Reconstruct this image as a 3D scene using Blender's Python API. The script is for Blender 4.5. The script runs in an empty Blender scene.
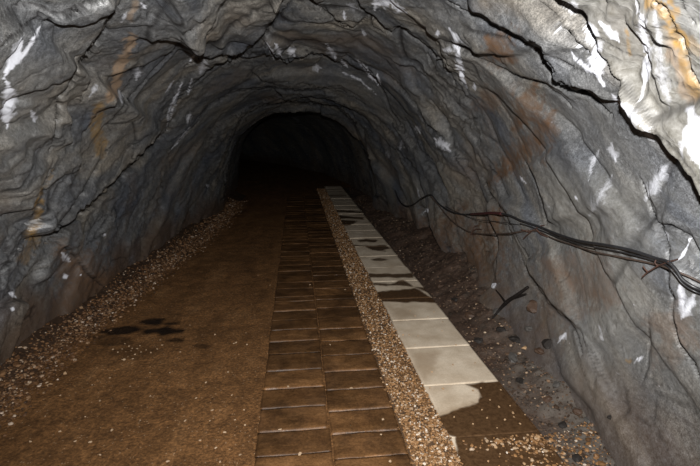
import bpy, math, random
import numpy as np
from mathutils import Vector

# ------------------------------------------------------------------ camera, world, flash, exposure
scene = bpy.context.scene
C = scene.collection
FPX, CAM_H = 460.0, 1.63                      # focal length in pixels of a 700 x 466 frame, eye height
PITCH = math.atan(103 / FPX)
YAW = math.atan(54 / FPX * math.cos(PITCH))
cam_d = bpy.data.cameras.new('camera')
cam = bpy.data.objects.new('camera', cam_d)
C.objects.link(cam)
cam_d.sensor_fit = 'HORIZONTAL'
cam_d.sensor_width = 36
cam_d.lens = 36 * FPX / 700
cam_d.clip_start = 0.05
cam.location = (0, 0, CAM_H)
cam.rotation_euler = (math.pi / 2 - PITCH, 0, -YAW)
scene.camera = cam

w = bpy.data.worlds.new('world')
scene.world = w
w.use_nodes = True
w.node_tree.nodes['Background'].inputs[0].default_value = (0.5, 0.55, 0.7, 1)
w.node_tree.nodes['Background'].inputs[1].default_value = 0.0

fl_d = bpy.data.lights.new('camera_flash', 'SPOT')     # the photographer's flash, in the hot shoe above the lens
fl_d.energy = 900
fl_d.spot_size = math.radians(140)
fl_d.spot_blend = 1.0
fl_d.shadow_soft_size = 0.025
fl_d.color = (1.0, 0.985, 0.97)
flash = bpy.data.objects.new('camera_flash', fl_d)
C.objects.link(flash)
flash.location = (0.05, 0.0, CAM_H + 0.19)
flash.rotation_euler = (math.pi / 2 - PITCH + math.radians(5), 0, -YAW)

vs = scene.view_settings
vs.view_transform = 'Standard'
vs.look = 'None'
vs.gamma = 1
vs.use_curve_mapping = False
vs.exposure = 0.0

# ------------------------------------------------------------------ helpers
random.seed(5)
rng = np.random.default_rng(7)
cp, sp, cy, sy = math.cos(PITCH), math.sin(PITCH), math.cos(YAW), math.sin(YAW)
FWD = np.array([sy * cp, cy * cp, -sp])
RGT = np.array([cy, -sy, 0.0])
UPV = np.cross(RGT, FWD)
EYE = np.array([0, 0, CAM_H])


def proj(P):
    """Where points of the place fall in the photograph (x, y, depth)."""
    D = P - EYE
    z = D @ FWD
    zz = np.where(z > 0.15, z, np.nan)
    return 350 + FPX * (D @ RGT) / zz, 233 - FPX * (D @ UPV) / zz, z


def ground(u, v, z=0.0):
    d = FWD + RGT * (u - 350) / FPX - UPV * (v - 233) / FPX
    t = (z - CAM_H) / d[2]
    return EYE + d * t


def sstep(a, b, x):
    t = np.clip((x - a) / (b - a), 0, 1)
    return t * t * (3 - 2 * t)


def ihash(ix, iy, iz, seed):
    h = (ix.astype(np.int64) * 374761393 + iy.astype(np.int64) * 668265263 + iz.astype(np.int64) * 2147483647 + seed * 1274126177) & 0xFFFFFFFF
    h = ((h ^ (h >> 13)) * 1274126177) & 0xFFFFFFFF
    h = ((h ^ (h >> 16)) * 2246822519) & 0xFFFFFFFF
    h = h ^ (h >> 15)
    return (h & 0xFFFFFF) / float(0x1000000)


def vnoise(P, scale, seed):
    Q = P / scale
    I = np.floor(Q)
    f = Q - I
    f = f * f * f * (f * (f * 6 - 15) + 10)
    I = I.astype(np.int64)
    out = 0
    for dx in (0, 1):
        wx = f[:, 0] if dx else 1 - f[:, 0]
        for dy in (0, 1):
            wy = f[:, 1] if dy else 1 - f[:, 1]
            for dz in (0, 1):
                wz = f[:, 2] if dz else 1 - f[:, 2]
                out = out + wx * wy * wz * ihash(I[:, 0] + dx, I[:, 1] + dy, I[:, 2] + dz, seed)
    return out * 2 - 1


def fbm(P, scale, seed, oct=4):
    a, s, t = 1.0, scale, 0
    for i in range(oct):
        t = t + a * vnoise(P, s, seed + i * 17)
        a *= 0.5
        s *= 0.5
    return t


def worley(Q, seed):
    """Cracked blocks: per-block offset plus tilted face, and the distance to the block's border."""
    I = np.floor(Q).astype(np.int64)
    n = len(Q)
    d1 = np.full(n, 1e9)
    d2 = np.full(n, 1e9)
    best = np.zeros((n, 3))
    bid = np.zeros((n, 3), dtype=np.int64)
    for dx in (-1, 0, 1):
        for dy in (-1, 0, 1):
            for dz in (-1, 0, 1):
                J = I + np.array([dx, dy, dz])
                c = np.stack([J[:, k] + ihash(J[:, 0], J[:, 1], J[:, 2], seed + k) for k in range(3)], 1)
                d = ((Q - c) ** 2).sum(1)
                m = d < d1
                d2 = np.where(m, d1, np.minimum(d2, d))
                d1 = np.where(m, d, d1)
                best[m] = c[m]
                bid[m] = J[m]
    r = [ihash(bid[:, 0], bid[:, 1], bid[:, 2], seed + 10 + k) * 2 - 1 for k in range(4)]
    L = Q - best
    h = r[0] + 0.9 * (r[1] * L[:, 0] + r[2] * L[:, 1] + r[3] * L[:, 2])
    return h, np.sqrt(d2) - np.sqrt(d1)


def mesh_np(name, V, F, mat, parent=None, smooth=True, attrs=None):
    """One mesh object from arrays of points and of faces (all of one corner count)."""
    me = bpy.data.meshes.new(name)
    V = np.asarray(V, dtype=np.float32)
    F = np.asarray(F, dtype=np.int32)
    k = F.shape[1]
    me.vertices.add(len(V))
    me.vertices.foreach_set('co', V.ravel())
    me.loops.add(F.size)
    me.loops.foreach_set('vertex_index', F.ravel())
    me.polygons.add(len(F))
    me.polygons.foreach_set('loop_start', np.arange(0, F.size, k, dtype=np.int32))
    me.polygons.foreach_set('use_smooth', np.full(len(F), smooth))
    me.update(calc_edges=True)
    for an, A in (attrs or {}).items():
        at = me.attributes.new(an, 'FLOAT_COLOR', 'POINT')
        at.data.foreach_set('color', np.asarray(A, dtype=np.float32).ravel())
    me.materials.append(mat)
    o = bpy.data.objects.new(name, me)
    C.objects.link(o)
    if parent:
        o.parent = parent
    return o


def grid_faces(nr, nc, flip=False):
    i = np.arange(nr - 1)[:, None] * nc + np.arange(nc - 1)[None, :]
    f = np.stack([i, i + 1, i + nc + 1, i + nc], -1).reshape(-1, 4)
    return f[:, ::-1] if flip else f


def tag(o, label=None, cat=None, group=None, kind=None):
    if label:
        o['label'] = label
    if cat:
        o['category'] = cat
    if group:
        o['group'] = group
    if kind:
        o['kind'] = kind
    return o


class Nodes:
    def __init__(self, name):
        self.m = bpy.data.materials.new(name)
        self.m.use_nodes = True
        self.t = self.m.node_tree
        self.b = self.t.nodes['Principled BSDF']

    def n(self, kind, **kw):
        o = self.t.nodes.new(kind)
        for k, v in kw.items():
            setattr(o, k, v)
        return o

    def l(self, a, b):
        self.t.links.new(a, b)

    def noise(self, scale, detail=6, rough=0.6, vec=None, dist=0.0):
        o = self.n('ShaderNodeTexNoise')
        o.inputs['Scale'].default_value = scale
        o.inputs['Detail'].default_value = detail
        o.inputs['Roughness'].default_value = rough
        o.inputs['Distortion'].default_value = dist
        if vec:
            self.l(vec, o.inputs['Vector'])
        return o.outputs['Fac']

    def ramp(self, fac, stops):
        o = self.n('ShaderNodeValToRGB')
        e = o.color_ramp.elements
        while len(e) < len(stops):
            e.new(0.5)
        for x, (p, c) in zip(e, stops):
            x.position = p
            x.color = (*c, 1) if not isinstance(c, (int, float)) else (c, c, c, 1)
        self.l(fac, o.inputs[0])
        return o.outputs[0]

    def mix(self, fac, a, b, mode='MIX'):
        o = self.n('ShaderNodeMix', data_type='RGBA', blend_type=mode)
        for s, v in ((0, fac), (6, a), (7, b)):
            if isinstance(v, (int, float)):
                o.inputs[s].default_value = v
            elif isinstance(v, tuple):
                o.inputs[s].default_value = (*v, 1)
            else:
                self.l(v, o.inputs[s])
        return o.outputs[2]

    def math(self, op, a, b=0.0):
        o = self.n('ShaderNodeMath', operation=op, use_clamp=op not in ('SUBTRACT',))
        for s, v in ((0, a), (1, b)):
            if isinstance(v, (int, float)):
                o.inputs[s].default_value = v
            else:
                self.l(v, o.inputs[s])
        return o.outputs[0]

    def attr(self, name):
        a = self.n('ShaderNodeAttribute', attribute_name=name)
        s = self.n('ShaderNodeSeparateColor')
        self.l(a.outputs['Color'], s.inputs[0])
        return s.outputs[0], s.outputs[1], s.outputs[2], a.outputs['Alpha']

    def coords(self, scale=(1, 1, 1), rot=(0, 0, 0), which='Object'):
        c = self.n('ShaderNodeTexCoord')
        m = self.n('ShaderNodeMapping')
        m.inputs['Scale'].default_value = scale
        m.inputs['Rotation'].default_value = rot
        self.l(c.outputs[which], m.inputs[0])
        return m.outputs[0]

    def bump(self, h, strength, dist, prev=None):
        o = self.n('ShaderNodeBump')
        o.inputs['Strength'].default_value = strength
        o.inputs['Distance'].default_value = dist
        self.l(h, o.inputs['Height'])
        if prev:
            self.l(prev, o.inputs['Normal'])
        return o.outputs[0]

    def done(self, col=None, rough=None, normal=None, spec=0.5, dr=0.0):
        for k, v in (('Base Color', col), ('Roughness', rough), ('Normal', normal), ('Specular IOR Level', spec), ('Diffuse Roughness', dr)):
            if v is None:
                continue
            if isinstance(v, (int, float)):
                self.b.inputs[k].default_value = v
            elif isinstance(v, tuple):
                self.b.inputs[k].default_value = (*v, 1)
            else:
                self.l(v, self.b.inputs[k])
        return self.m


# ------------------------------------------------------------------ materials
def rock_material():
    N = Nodes('schist_rock')
    vb = N.coords((1, 1, 1))
    ab = N.n('ShaderNodeAttribute', attribute_name='bedding')
    mp = N.n('ShaderNodeMapping')
    mp.inputs['Scale'].default_value = (2.0, 0.5, 0.7)                    # drawn out along the bedding
    N.l(ab.outputs['Vector'], mp.inputs[0])
    vs_ = mp.outputs[0]
    c1 = N.ramp(N.noise(1.6, 5, 0.55, vs_, 0.6), [(0.3, (0.050, 0.056, 0.068)), (0.5, (0.088, 0.088, 0.087)), (0.7, (0.145, 0.130, 0.108))])
    c2 = N.ramp(N.noise(9, 8, 0.7, vs_, 0.8), [(0.3, 0.68), (0.55, 1.0), (0.75, 1.3)])
    col = N.mix(1.0, c1, c2, 'MULTIPLY')
    c3 = N.ramp(N.noise(48, 8, 0.8, vb), [(0.33, 0.45), (0.5, 1.0), (0.66, 1.6)])
    col = N.mix(1.0, col, c3, 'MULTIPLY')
    col = N.mix(1.0, col, N.ramp(N.noise(170, 3, 0.6, vb), [(0.33, 0.6), (0.5, 1.0), (0.67, 1.45)]), 'MULTIPLY')
    fr = N.math('MULTIPLY', N.ramp(N.noise(0.9, 6, 0.6, vb, 0.4), [(0.54, 0.0), (0.70, 1.0)]), 0.55)
    col = N.mix(fr, col, (0.10, 0.072, 0.048))                            # earthy patches
    wh, oc, ru, dirt_shade = N.attr('stain')
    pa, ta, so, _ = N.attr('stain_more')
    g = N.noise(38, 6, 0.75, vb, 0.3)
    gl = N.noise(14, 6, 0.7, vs_, 0.5)
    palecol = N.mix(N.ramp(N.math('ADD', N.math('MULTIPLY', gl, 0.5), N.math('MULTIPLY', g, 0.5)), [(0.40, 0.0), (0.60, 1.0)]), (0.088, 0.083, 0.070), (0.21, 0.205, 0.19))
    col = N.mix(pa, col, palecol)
    col = N.mix(so, col, (0.055, 0.033, 0.02))                            # soil washed onto the foot of the rock
    col = N.mix(N.math('MULTIPLY', ru, N.ramp(gl, [(0.35, 0.3), (0.6, 1.0)])), col, (0.082, 0.048, 0.028))
    col = N.mix(N.math('MULTIPLY', ta, N.ramp(gl, [(0.3, 0.6), (0.6, 1.0)])), col, (0.24, 0.165, 0.105))
    col = N.mix(N.math('MULTIPLY', oc, N.ramp(gl, [(0.38, 0.25), (0.6, 1.0)])), col, (0.20, 0.115, 0.028))
    # calcite: the streaks that have run down, broken up, and a few loose flecks
    gf = N.noise(26, 9, 0.8, N.coords((1.6, 1.6, 0.7), (math.radians(20), 0, 0)), 0.6)
    k = N.ramp(N.math('ADD', N.math('MULTIPLY', wh, 0.5), N.math('ADD', N.math('MULTIPLY', gf, 0.55), N.math('MULTIPLY', N.noise(110, 5, 0.75, vb), 0.35))), [(0.56, 0.0), (0.94, 1.0)])
    k = N.math('MULTIPLY', k, N.ramp(wh, [(0.02, 0.0), (0.3, 1.0)]))
    col = N.mix(k, col, (0.50, 0.51, 0.55))
    fl = N.ramp(N.noise(20, 3, 0.5, N.coords((1, 1, 2.0), (math.radians(-25), 0, 0))), [(0.73, 0.0), (0.79, 1.0)])
    col = N.mix(N.math('MULTIPLY', fl, 0.6), col, (0.40, 0.40, 0.43))
    col = N.mix(dirt_shade, col, (0.006, 0.005, 0.005))                           # damp dirt lodged in the fissures, their deep shade painted in with it
    n1 = N.bump(N.noise(16, 8, 0.66, vs_, 0.5), 0.4, 0.008)
    n2 = N.bump(N.noise(90, 5, 0.7, vb), 0.45, 0.004, n1)
    vo = N.n('ShaderNodeTexVoronoi', feature='DISTANCE_TO_EDGE')
    vo.inputs['Scale'].default_value = 13
    N.l(vs_, vo.inputs['Vector'])
    n2 = N.bump(N.ramp(vo.outputs['Distance'], [(0.0, 0.0), (0.06, 1.0)]), 0.25, 0.004, n2)
    ro = N.ramp(N.noise(4, 5, 0.6, vb), [(0.35, 0.3), (0.65, 0.65)])
    return N.done(col, ro, n2, 0.4, 0.15)


def dirt_material():
    N = Nodes('trodden_dirt')
    v = N.coords()
    vt = N.coords((1.3, 0.45, 1), (0, 0, math.radians(-30)))
    col = N.ramp(N.noise(3.0, 6, 0.62, vt, 0.3), [(0.3, (0.082, 0.039, 0.014)), (0.55, (0.128, 0.062, 0.023)), (0.75, (0.17, 0.09, 0.038))])
    col = N.mix(1.0, col, N.ramp(N.noise(55, 6, 0.75, v), [(0.32, 0.4), (0.5, 0.95), (0.68, 1.8)]), 'MULTIPLY')
    vo = N.n('ShaderNodeTexVoronoi')
    vo.inputs['Scale'].default_value = 75
    N.l(v, vo.inputs['Vector'])
    sel = N.n('ShaderNodeSeparateColor')
    N.l(vo.outputs['Color'], sel.inputs[0])
    grit = N.math('MULTIPLY', N.math('GREATER_THAN', sel.outputs[0], 0.93), N.math('LESS_THAN', vo.outputs['Distance'], 0.34))
    col = N.mix(N.math('MULTIPLY', grit, 0.6), col, (0.30, 0.2, 0.12))
    col = N.mix(1.0, col, N.ramp(N.noise(9, 7, 0.7, v, 0.5), [(0.3, 0.62), (0.5, 1.0), (0.7, 1.25)]), 'MULTIPLY')
    wet = N.attr('stain')[0]
    col = N.mix(wet, col, (0.012, 0.008, 0.006))
    h = N.noise(45, 8, 0.75, v)
    n1 = N.bump(h, 0.8, 0.015)
    n2 = N.bump(grit, 0.5, 0.006, n1)
    ro = N.mix(wet, (0.85, 0.85, 0.85), (0.12, 0.12, 0.12))
    return N.done(col, ro, n2, 0.12, 0.0)


def paver_material():
    N = Nodes('worn_paver')
    v = N.coords((1, 1, 1), which='Generated')
    g = N.n('ShaderNodeObjectInfo').outputs['Random']
    vo = N.coords()
    a = N.n('ShaderNodeVectorMath', operation='ADD')
    N.l(vo, a.inputs[0])
    N.l(g, a.inputs[1])
    vv = N.n('ShaderNodeVectorMath', operation='MULTIPLY')
    vv.inputs[1].default_value = (2.2, 6, 1)
    N.l(a.outputs[0], vv.inputs[0])
    col = N.ramp(N.noise(2.2, 6, 0.65, vv.outputs[0], 0.4), [(0.3, (0.055, 0.026, 0.01)), (0.55, (0.102, 0.05, 0.019)), (0.75, (0.155, 0.08, 0.034))])
    col = N.mix(1.0, col, N.ramp(g, [(0.0, 0.6), (1.0, 1.2)]), 'MULTIPLY')
    col = N.mix(1.0, col, N.ramp(N.noise(3.5, 6, 0.7, vo, 0.6), [(0.35, 0.5), (0.6, 1.15)]), 'MULTIPLY')
    col = N.mix(1.0, col, N.ramp(N.noise(80, 5, 0.7, vo), [(0.3, 0.65), (0.7, 1.4)]), 'MULTIPLY')
    n1 = N.bump(N.noise(30, 7, 0.7, vo), 0.5, 0.008)
    return N.done(col, N.ramp(N.noise(6, 4, 0.6, a.outputs[0]), [(0.3, 0.35), (0.7, 0.6)]), n1, 0.25, 0.0)


def slab_material():
    N = Nodes('concrete_slab')
    v = N.coords()
    col = N.ramp(N.noise(5, 6, 0.65, v), [(0.3, (0.38, 0.305, 0.22)), (0.6, (0.51, 0.43, 0.33)), (0.8, (0.58, 0.505, 0.405))])
    col = N.mix(1.0, col, N.ramp(N.noise(120, 4, 0.7, v), [(0.3, 0.85), (0.7, 1.12)]), 'MULTIPLY')
    wet, damp, _, _ = N.attr('stain')
    col = N.mix(N.math('MULTIPLY', damp, 0.9), col, (0.21, 0.145, 0.085))
    wc = N.ramp(N.noise(40, 6, 0.7, v), [(0.35, (0.038, 0.02, 0.009)), (0.7, (0.085, 0.047, 0.022))])
    col = N.mix(wet, col, wc)
    n1 = N.bump(N.noise(90, 6, 0.7, v), 0.25, 0.004)
    return N.done(col, N.mix(wet, (0.8, 0.8, 0.8), (0.22, 0.22, 0.22)), n1, 0.2, 0.0)


def gravel_material(name, stops, dark=0.0):
    N = Nodes(name)
    r = N.n('ShaderNodeNewGeometry').outputs['Random Per Island']
    col = N.ramp(r, stops)
    col = N.mix(1.0, col, N.ramp(N.noise(90, 4, 0.6, N.coords()), [(0.3, 0.75), (0.7, 1.2)]), 'MULTIPLY')
    return N.done(col, 0.6, None, 0.25, 0.0)


def plain(name, col, rough=0.6, var=0.35, scale=30, spec=0.5, bump=0.3, metallic=0.0):
    N = Nodes(name)
    v = N.coords()
    c = N.mix(1.0, col, N.ramp(N.noise(scale, 6, 0.7, v), [(0.3, 1 - var), (0.7, 1 + var)]), 'MULTIPLY')
    n1 = N.bump(N.noise(scale * 2, 5, 0.7, v), bump, 0.004)
    N.b.inputs['Metallic'].default_value = metallic
    return N.done(c, rough, n1, spec, 0.1)


M_rock = rock_material()
M_dirt = dirt_material()
M_paver = paver_material()
M_slab = slab_material()
M_gravel = gravel_material('gravel', [(0.0, (0.06, 0.03, 0.012)), (0.35, (0.14, 0.072, 0.028)), (0.65, (0.24, 0.125, 0.05)), (0.86, (0.29, 0.185, 0.10)), (0.95, (0.36, 0.29, 0.22)), (1.0, (0.55, 0.48, 0.4))])
M_gravel_dull = gravel_material('gravel_dull', [(0.0, (0.025, 0.013, 0.006)), (0.5, (0.075, 0.036, 0.015)), (0.78, (0.16, 0.08, 0.034)), (0.93, (0.22, 0.14, 0.08)), (1.0, (0.40, 0.32, 0.25))])
M_soil_bits = gravel_material('soil_chips', [(0.0, (0.02, 0.014, 0.01)), (0.5, (0.045, 0.028, 0.018)), (0.85, (0.09, 0.055, 0.033)), (0.95, (0.2, 0.125, 0.075)), (1.0, (0.36, 0.28, 0.2))])
def soil_material():
    N = Nodes('damp_soil')
    v = N.coords()
    col = N.ramp(N.noise(7, 8, 0.7, v), [(0.3, (0.022, 0.013, 0.008)), (0.5, (0.05, 0.03, 0.02)), (0.72, (0.085, 0.06, 0.045))])
    col = N.mix(1.0, col, N.ramp(N.noise(70, 6, 0.75, v), [(0.3, 0.5), (0.5, 1.0), (0.7, 1.6)]), 'MULTIPLY')
    c = N.n('ShaderNodeTexCoord')
    sp_ = N.n('ShaderNodeSeparateXYZ')
    N.l(c.outputs['Object'], sp_.inputs[0])
    e = N.math('ADD', N.math('MULTIPLY', N.noise(5, 6, 0.7, v), 0.5), N.math('SUBTRACT', N.math('MULTIPLY', sp_.outputs[0], 0.45), N.math('MULTIPLY', sp_.outputs[1], 0.12)))
    col = N.mix(N.ramp(e, [(0.50, 0.0), (0.68, 0.85)]), col, (0.085, 0.074, 0.062))   # grey rock flour under the wall
    return N.done(col, 0.7, N.bump(N.noise(30, 8, 0.75, v), 0.9, 0.012), 0.3, 0.0)


M_soil = soil_material()
M_soil_plain = plain('dark_earth', (0.034, 0.02, 0.012), 0.8, 0.5, 26, 0.15, 0.9)
M_bed = plain('gravel_bed', (0.06, 0.034, 0.017), 0.8, 0.4, 40, 0.3, 0.8)

# ------------------------------------------------------------------ the rock: features read off the photograph
# ledge: line, a point on the raised side, height (m), reach (px), open ends
LEDGES = [
    ([(43, 22), (58, 17), (70, 18), (85, 11), (93, 4), (105, 0), (118, -8)], (40, -20), .07, 60),
    ([(128, -8), (110, 22), (95, 45), (85, 58), (78, 72), (70, 87), (58, 98), (60, 115), (57, 135), (50, 152)], (20, 80), .08, 80),
    ([(110, 122), (126, 105), (150, 75), (165, 60), (190, 32), (206, 20)], (110, 60), .045, 40),
    ([(46, 245), (62, 232), (80, 217), (100, 200), (125, 175), (140, 160), (155, 145), (168, 130), (173, 120)], (90, 150), .18, 130),
    ([(168, 130), (172, 108), (190, 88), (215, 66), (238, 58)], (160, 60), .07, 50),
    ([(50, 240), (60, 226), (75, 205), (85, 190), (97, 168), (108, 148)], (60, 170), .03, 26),
    ([(-5, 274), (15, 262), (22, 243), (40, 205), (48, 180), (60, 165)], (5, 200), .05, 60),
    ([(305, -12), (285, 10), (265, 36), (248, 52), (236, 59), (222, 57), (200, 60), (186, 66)], (220, 20), .15, 80),
    ([(300, -10), (325, 12), (340, 24), (353, 28), (368, 16)], (350, 0), .05, 30),
    ([(350, -8), (360, 8), (370, 15), (385, 30), (392, 33), (400, 26), (412, 36), (425, 45), (440, 60), (455, 82)], (430, 10), .06, 60),
    ([(262, 40), (275, 58), (290, 62), (310, 55), (325, 56), (345, 68)], (310, 40), .07, 30),
    ([(345, 54), (375, 78), (385, 95), (390, 110), (402, 128)], (400, 80), .05, 40),
    ([(395, 80), (415, 105), (425, 125), (445, 140)], (440, 110), .05, 40),
    ([(448, 2), (470, 15), (495, 28), (520, 40), (538, 52), (541, 62), (550, 70), (552, 82), (565, 90), (578, 92), (590, 96), (602, 108), (614, 116)], (570, 40), .10, 60),
    ([(462, 52), (480, 60), (500, 68), (520, 78), (545, 85), (560, 95), (572, 108)], (530, 60), .03, 30),
    ([(520, -12), (540, 8), (553, 17), (558, 28), (570, 42), (585, 52), (598, 62)], (580, 20), .07, 60),
    ([(552, 58), (575, 70), (597, 77)], (590, 55), .02, 20),
    ([(650, -6), (655, 5), (665, 8), (670, 20), (675, 35), (683, 38), (690, 70), (704, 94)], (700, 20), .04, 60),
    ([(678, -5), (684, 12), (693, 22), (705, 26)], (705, 0), .03, 40),
    ([(640, 178), (650, 205), (655, 225), (662, 232), (668, 250), (667, 270), (668, 285), (673, 300), (671, 315), (678, 345), (690, 360), (704, 388)], (700, 320), .035, 60),
    ([(655, 225), (675, 228), (690, 235), (703, 262)], (690, 210), .03, 30),
    ([(524, 160), (534, 180), (541, 200), (548, 228)], (580, 190), .05, 70),
    ([(520, 252), (527, 275), (540, 292), (548, 305), (565, 320), (575, 330), (582, 355)], (590, 290), .06, 70),
    ([(648, 315), (650, 340), (648, 365), (640, 388)], (660, 350), .015, 30),
    ([(430, 100), (446, 118), (452, 135), (455, 160), (470, 180)], (480, 130), .03, 30),
    ([(482, 175), (490, 195), (505, 215), (512, 240)], (525, 200), .03, 30),
    ([(52, 236), (75, 255), (90, 275), (112, 292)], (110, 250), .04, 30),
    ([(225, 185), (223, 165), (232, 140), (243, 117), (262, 107), (290, 103), (335, 107), (352, 122), (362, 145), (372, 175), (378, 205)], (200, 100), .10, 20),
    ([(170, 150), (195, 125), (210, 105), (235, 92), (270, 88), (300, 92), (340, 88), (365, 105)], (160, 90), .06, 25),
]
OVERHANG = [(530, -22), (550, -2), (566, 10), (583, 20), (590, 35), (592, 52), (596, 68), (602, 80), (607, 98), (614, 108), (621, 114), (627, 126), (634, 133), (642, 136), (652, 139), (660, 147), (667, 158), (676, 170), (680, 178), (689, 184), (693, 195), (700, 203), (715, 216)]
# fissure: line, width px, depth m
FISSURES = [(L[0], wd, dp) for L, wd, dp in zip(LEDGES, [2.8, 2.6, 2.0, 4.2, 1.4, 1.8, 1.8, 2.2, 1.6, 2.2, 1.8, 1.6, 1.6, 3.4, 2.0, 3.6, 1.3, 2.2, 1.8, 1.8, 1.6, 1.2, 1.8, 1.0, 1.2, 1.2, 1.6, 1.2, 1.2],
                                             [.06, .06, .05, .14, .05, .05, .04, .07, .04, .05, .05, .04, .04, .07, .04, .06, .02, .04, .03, .04, .03, .02, .04, .02, .03, .03, .04, .03, .03])]
FISSURES += [
    ([(405, 118), (411, 128), (420, 150), (436, 163)], 1.2, .03),
    ([(370, 14), (372, 28), (385, 34)], 1.4, .03),
    ([(425, 45), (430, 60), (438, 75)], 1.3, .03),
    ([(0, 18), (18, 8), (30, -4)], 3.0, .03),
    ([(0, 48), (20, 34), (35, 20), (50, 2)], 3.2, .02),
    ([(250, 70), (262, 82), (280, 86)], 1.2, .03),
    ([(487, 165), (500, 178), (510, 200)], 1.2, .02),
    ([(505, 215), (515, 235), (530, 262)], 1.1, .02),
    ([(462, 130), (465, 120), (478, 118)], 1.0, .015),
    ([(456, 148), (459, 158), (468, 160)], 1.0, .015),
]
WHITE = [  # line, width, amount
    ([(5, 72), (14, 60), (20, 46), (23, 38)], 4, 1), ([(0, 82), (8, 72), (24, 54), (30, 45), (37, 32), (43, 22)], 1.6, .9), ([(4, 78), (11, 90), (8, 103), (6, 118), (7, 128)], 4.5, 1),
    ([(31, 110), (35, 123)], 2.2, .8), ([(98, 82), (90, 97)], 3, .45), ([(139, 66), (136, 80)], 4, .5), ([(141, 2), (146, 8)], 1.8, .7), ([(127, 12), (122, 22)], 2.2, .6),
    ([(196, 54), (187, 65)], 1.3, .8), ([(206, 58), (200, 74)], 4, .45), ([(183, 82), (176, 95), (170, 115), (167, 128)], 2.4, .7), ([(192, 78), (188, 95)], 1.4, .7), ([(190, 112), (187, 125)], 3, .6),
    ([(171, 150), (183, 135), (190, 127)], 1.4, .6), ([(174, 80), (165, 93)], 1, .7), ([(118, 88), (122, 104)], 2, .5),
    ([(265, 42), (272, 52), (274, 59)], 1.6, .8), ([(275, 43), (281, 56)], 2.6, .7), ([(289, 47), (295, 56)], 3.4, .8), ([(316, 64), (318, 72)], 4.5, .5), ([(327, 44), (337, 62)], 3, .6),
    ([(355, 58), (365, 67), (372, 78), (380, 87)], 1.5, 1), ([(341, 60), (348, 67)], 1.4, .8), ([(376, 72), (381, 86)], 1.3, .8), ([(337, 70), (360, 80), (379, 97)], .9, .7),
    ([(372, 4), (388, 2), (395, 6), (406, 13)], 3.6, .85), ([(376, -2), (375, 10)], 2.6, .8), ([(345, 21), (344, 11)], 1.2, .8), ([(347, 5), (357, 9)], 3, .45), ([(362, 29), (365, 36)], 1.6, .7),
    ([(449, 28), (454, 35), (458, 50), (460, 65), (463, 78), (467, 88)], 2.6, 1), ([(437, 30), (438, 36)], 2, .7), ([(443, 50), (452, 51)], 3, .5), ([(434, 138), (450, 151)], 4, .65), ([(415, 126), (421, 134)], 3, .5),
    ([(426, 209), (428, 212)], 2.4, .9), ([(474, 83), (475, 90)], 1.5, .8), ([(417, 188), (420, 200)], 1, .5),
    ([(583, 20), (592, 32), (595, 52), (598, 70), (603, 85)], 5, .95), ([(552, 17), (560, 29), (571, 41), (586, 52)], 2.2, .9), ([(571, 50), (577, 60), (590, 69), (598, 74)], 2.4, .8), ([(530, -2), (545, 11), (552, 17)], 2.4, .8),
    ([(635, -3), (641, 20), (645, 38), (648, 55), (645, 82), (640, 100)], 3.4, .8), ([(600, 22), (612, 33), (620, 43)], 3.6, .85), ([(564, 3), (580, 12)], 4.5, .7), ([(690, 110), (696, 140), (703, 170)], 11, .9),
    ([(612, 95), (640, 125), (655, 140)], 5, .5), ([(655, 10), (660, 60), (670, 110)], 8, .35), ([(600, 148), (592, 165), (588, 182)], 3.4, .4), ([(612, 143), (616, 162)], 5, .45), ([(668, 165), (655, 180), (645, 200)], 7, .38),
    ([(690, 238), (688, 246), (677, 263)], 1.3, 1), ([(662, 229), (669, 240)], 3, .5), ([(694, 296), (682, 318)], 8, .55), ([(637, 357), (640, 361)], 3.6, .8), ([(558, 342), (566, 333)], 3.6, .55),
    ([(598, 325), (604, 342)], 3.5, .35), ([(590, 215), (612, 175)], 7, .3), ([(680, 285), (684, 310)], 5, .6), ([(61, 252), (71, 262)], 3, .6), ([(64, 274), (67, 279)], 2.2, .85), ([(9, 292), (17, 298)], 1.5, .9), ([(11, 307), (14, 310)], 1.6, .9),
    ([(80, 274), (82, 275)], 1.1, .9), ([(103, 233), (105, 236)], 1.6, .7), ([(206, 184), (208, 187)], 1, .9), ([(290, 115), (300, 122)], 1.2, .5), ([(520, 176), (526, 184)], 1.3, .7), ([(575, 196), (578, 201)], 1.2, .8),
    ([(385, 150), (390, 160)], 2, .4), ([(402, 140), (400, 150)], 2, .4),
]
OCHRE = [([(100, 108), (97, 128), (101, 152)], 6, .6), ([(39, 203), (38, 220), (30, 238)], 4.5, .9), ([(36, 236), (24, 258)], 6, .4), ([(650, 0), (663, 3), (668, 15), (676, 30), (681, 44)], 8, 1), ([(667, -5), (676, 10)], 6, .8),
         ([(682, 55), (690, 82), (702, 96)], 5.5, .7), ([(625, 30), (628, 40), (631, 54)], 1.6, .7), ([(627, 359), (630, 361)], 3, .8), ([(55, 170), (40, 195)], 2, .5), ([(700, 50), (690, 40)], 6, .4)]
TAN = [([(131, 42), (124, 58), (117, 78), (111, 98)], 5.5, .85), ([(136, 2), (130, 18)], 3, .5), ([(672, 50), (690, 95)], 8, .5)]
RUST = [([(535, 85), (528, 110), (515, 130)], 9, 0.80), ([(488, 36), (505, 55), (515, 62)], 8, 0.96), ([(555, 110), (535, 140), (510, 165), (490, 182)], 7, 0.80), ([(545, 262), (575, 285), (610, 300)], 20, 0.48),
        ([(500, 212), (480, 242), (466, 272), (440, 300)], 14, 0.80), ([(465, 205), (440, 240), (425, 262)], 10, 0.64), ([(60, 250), (90, 285), (130, 280)], 16, 0.64), ([(650, 320), (700, 345)], 14, 0.40), ([(400, 210), (430, 235)], 9, 0.48), ([(485, 90), (495, 110)], 10, 0.48)]


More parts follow.
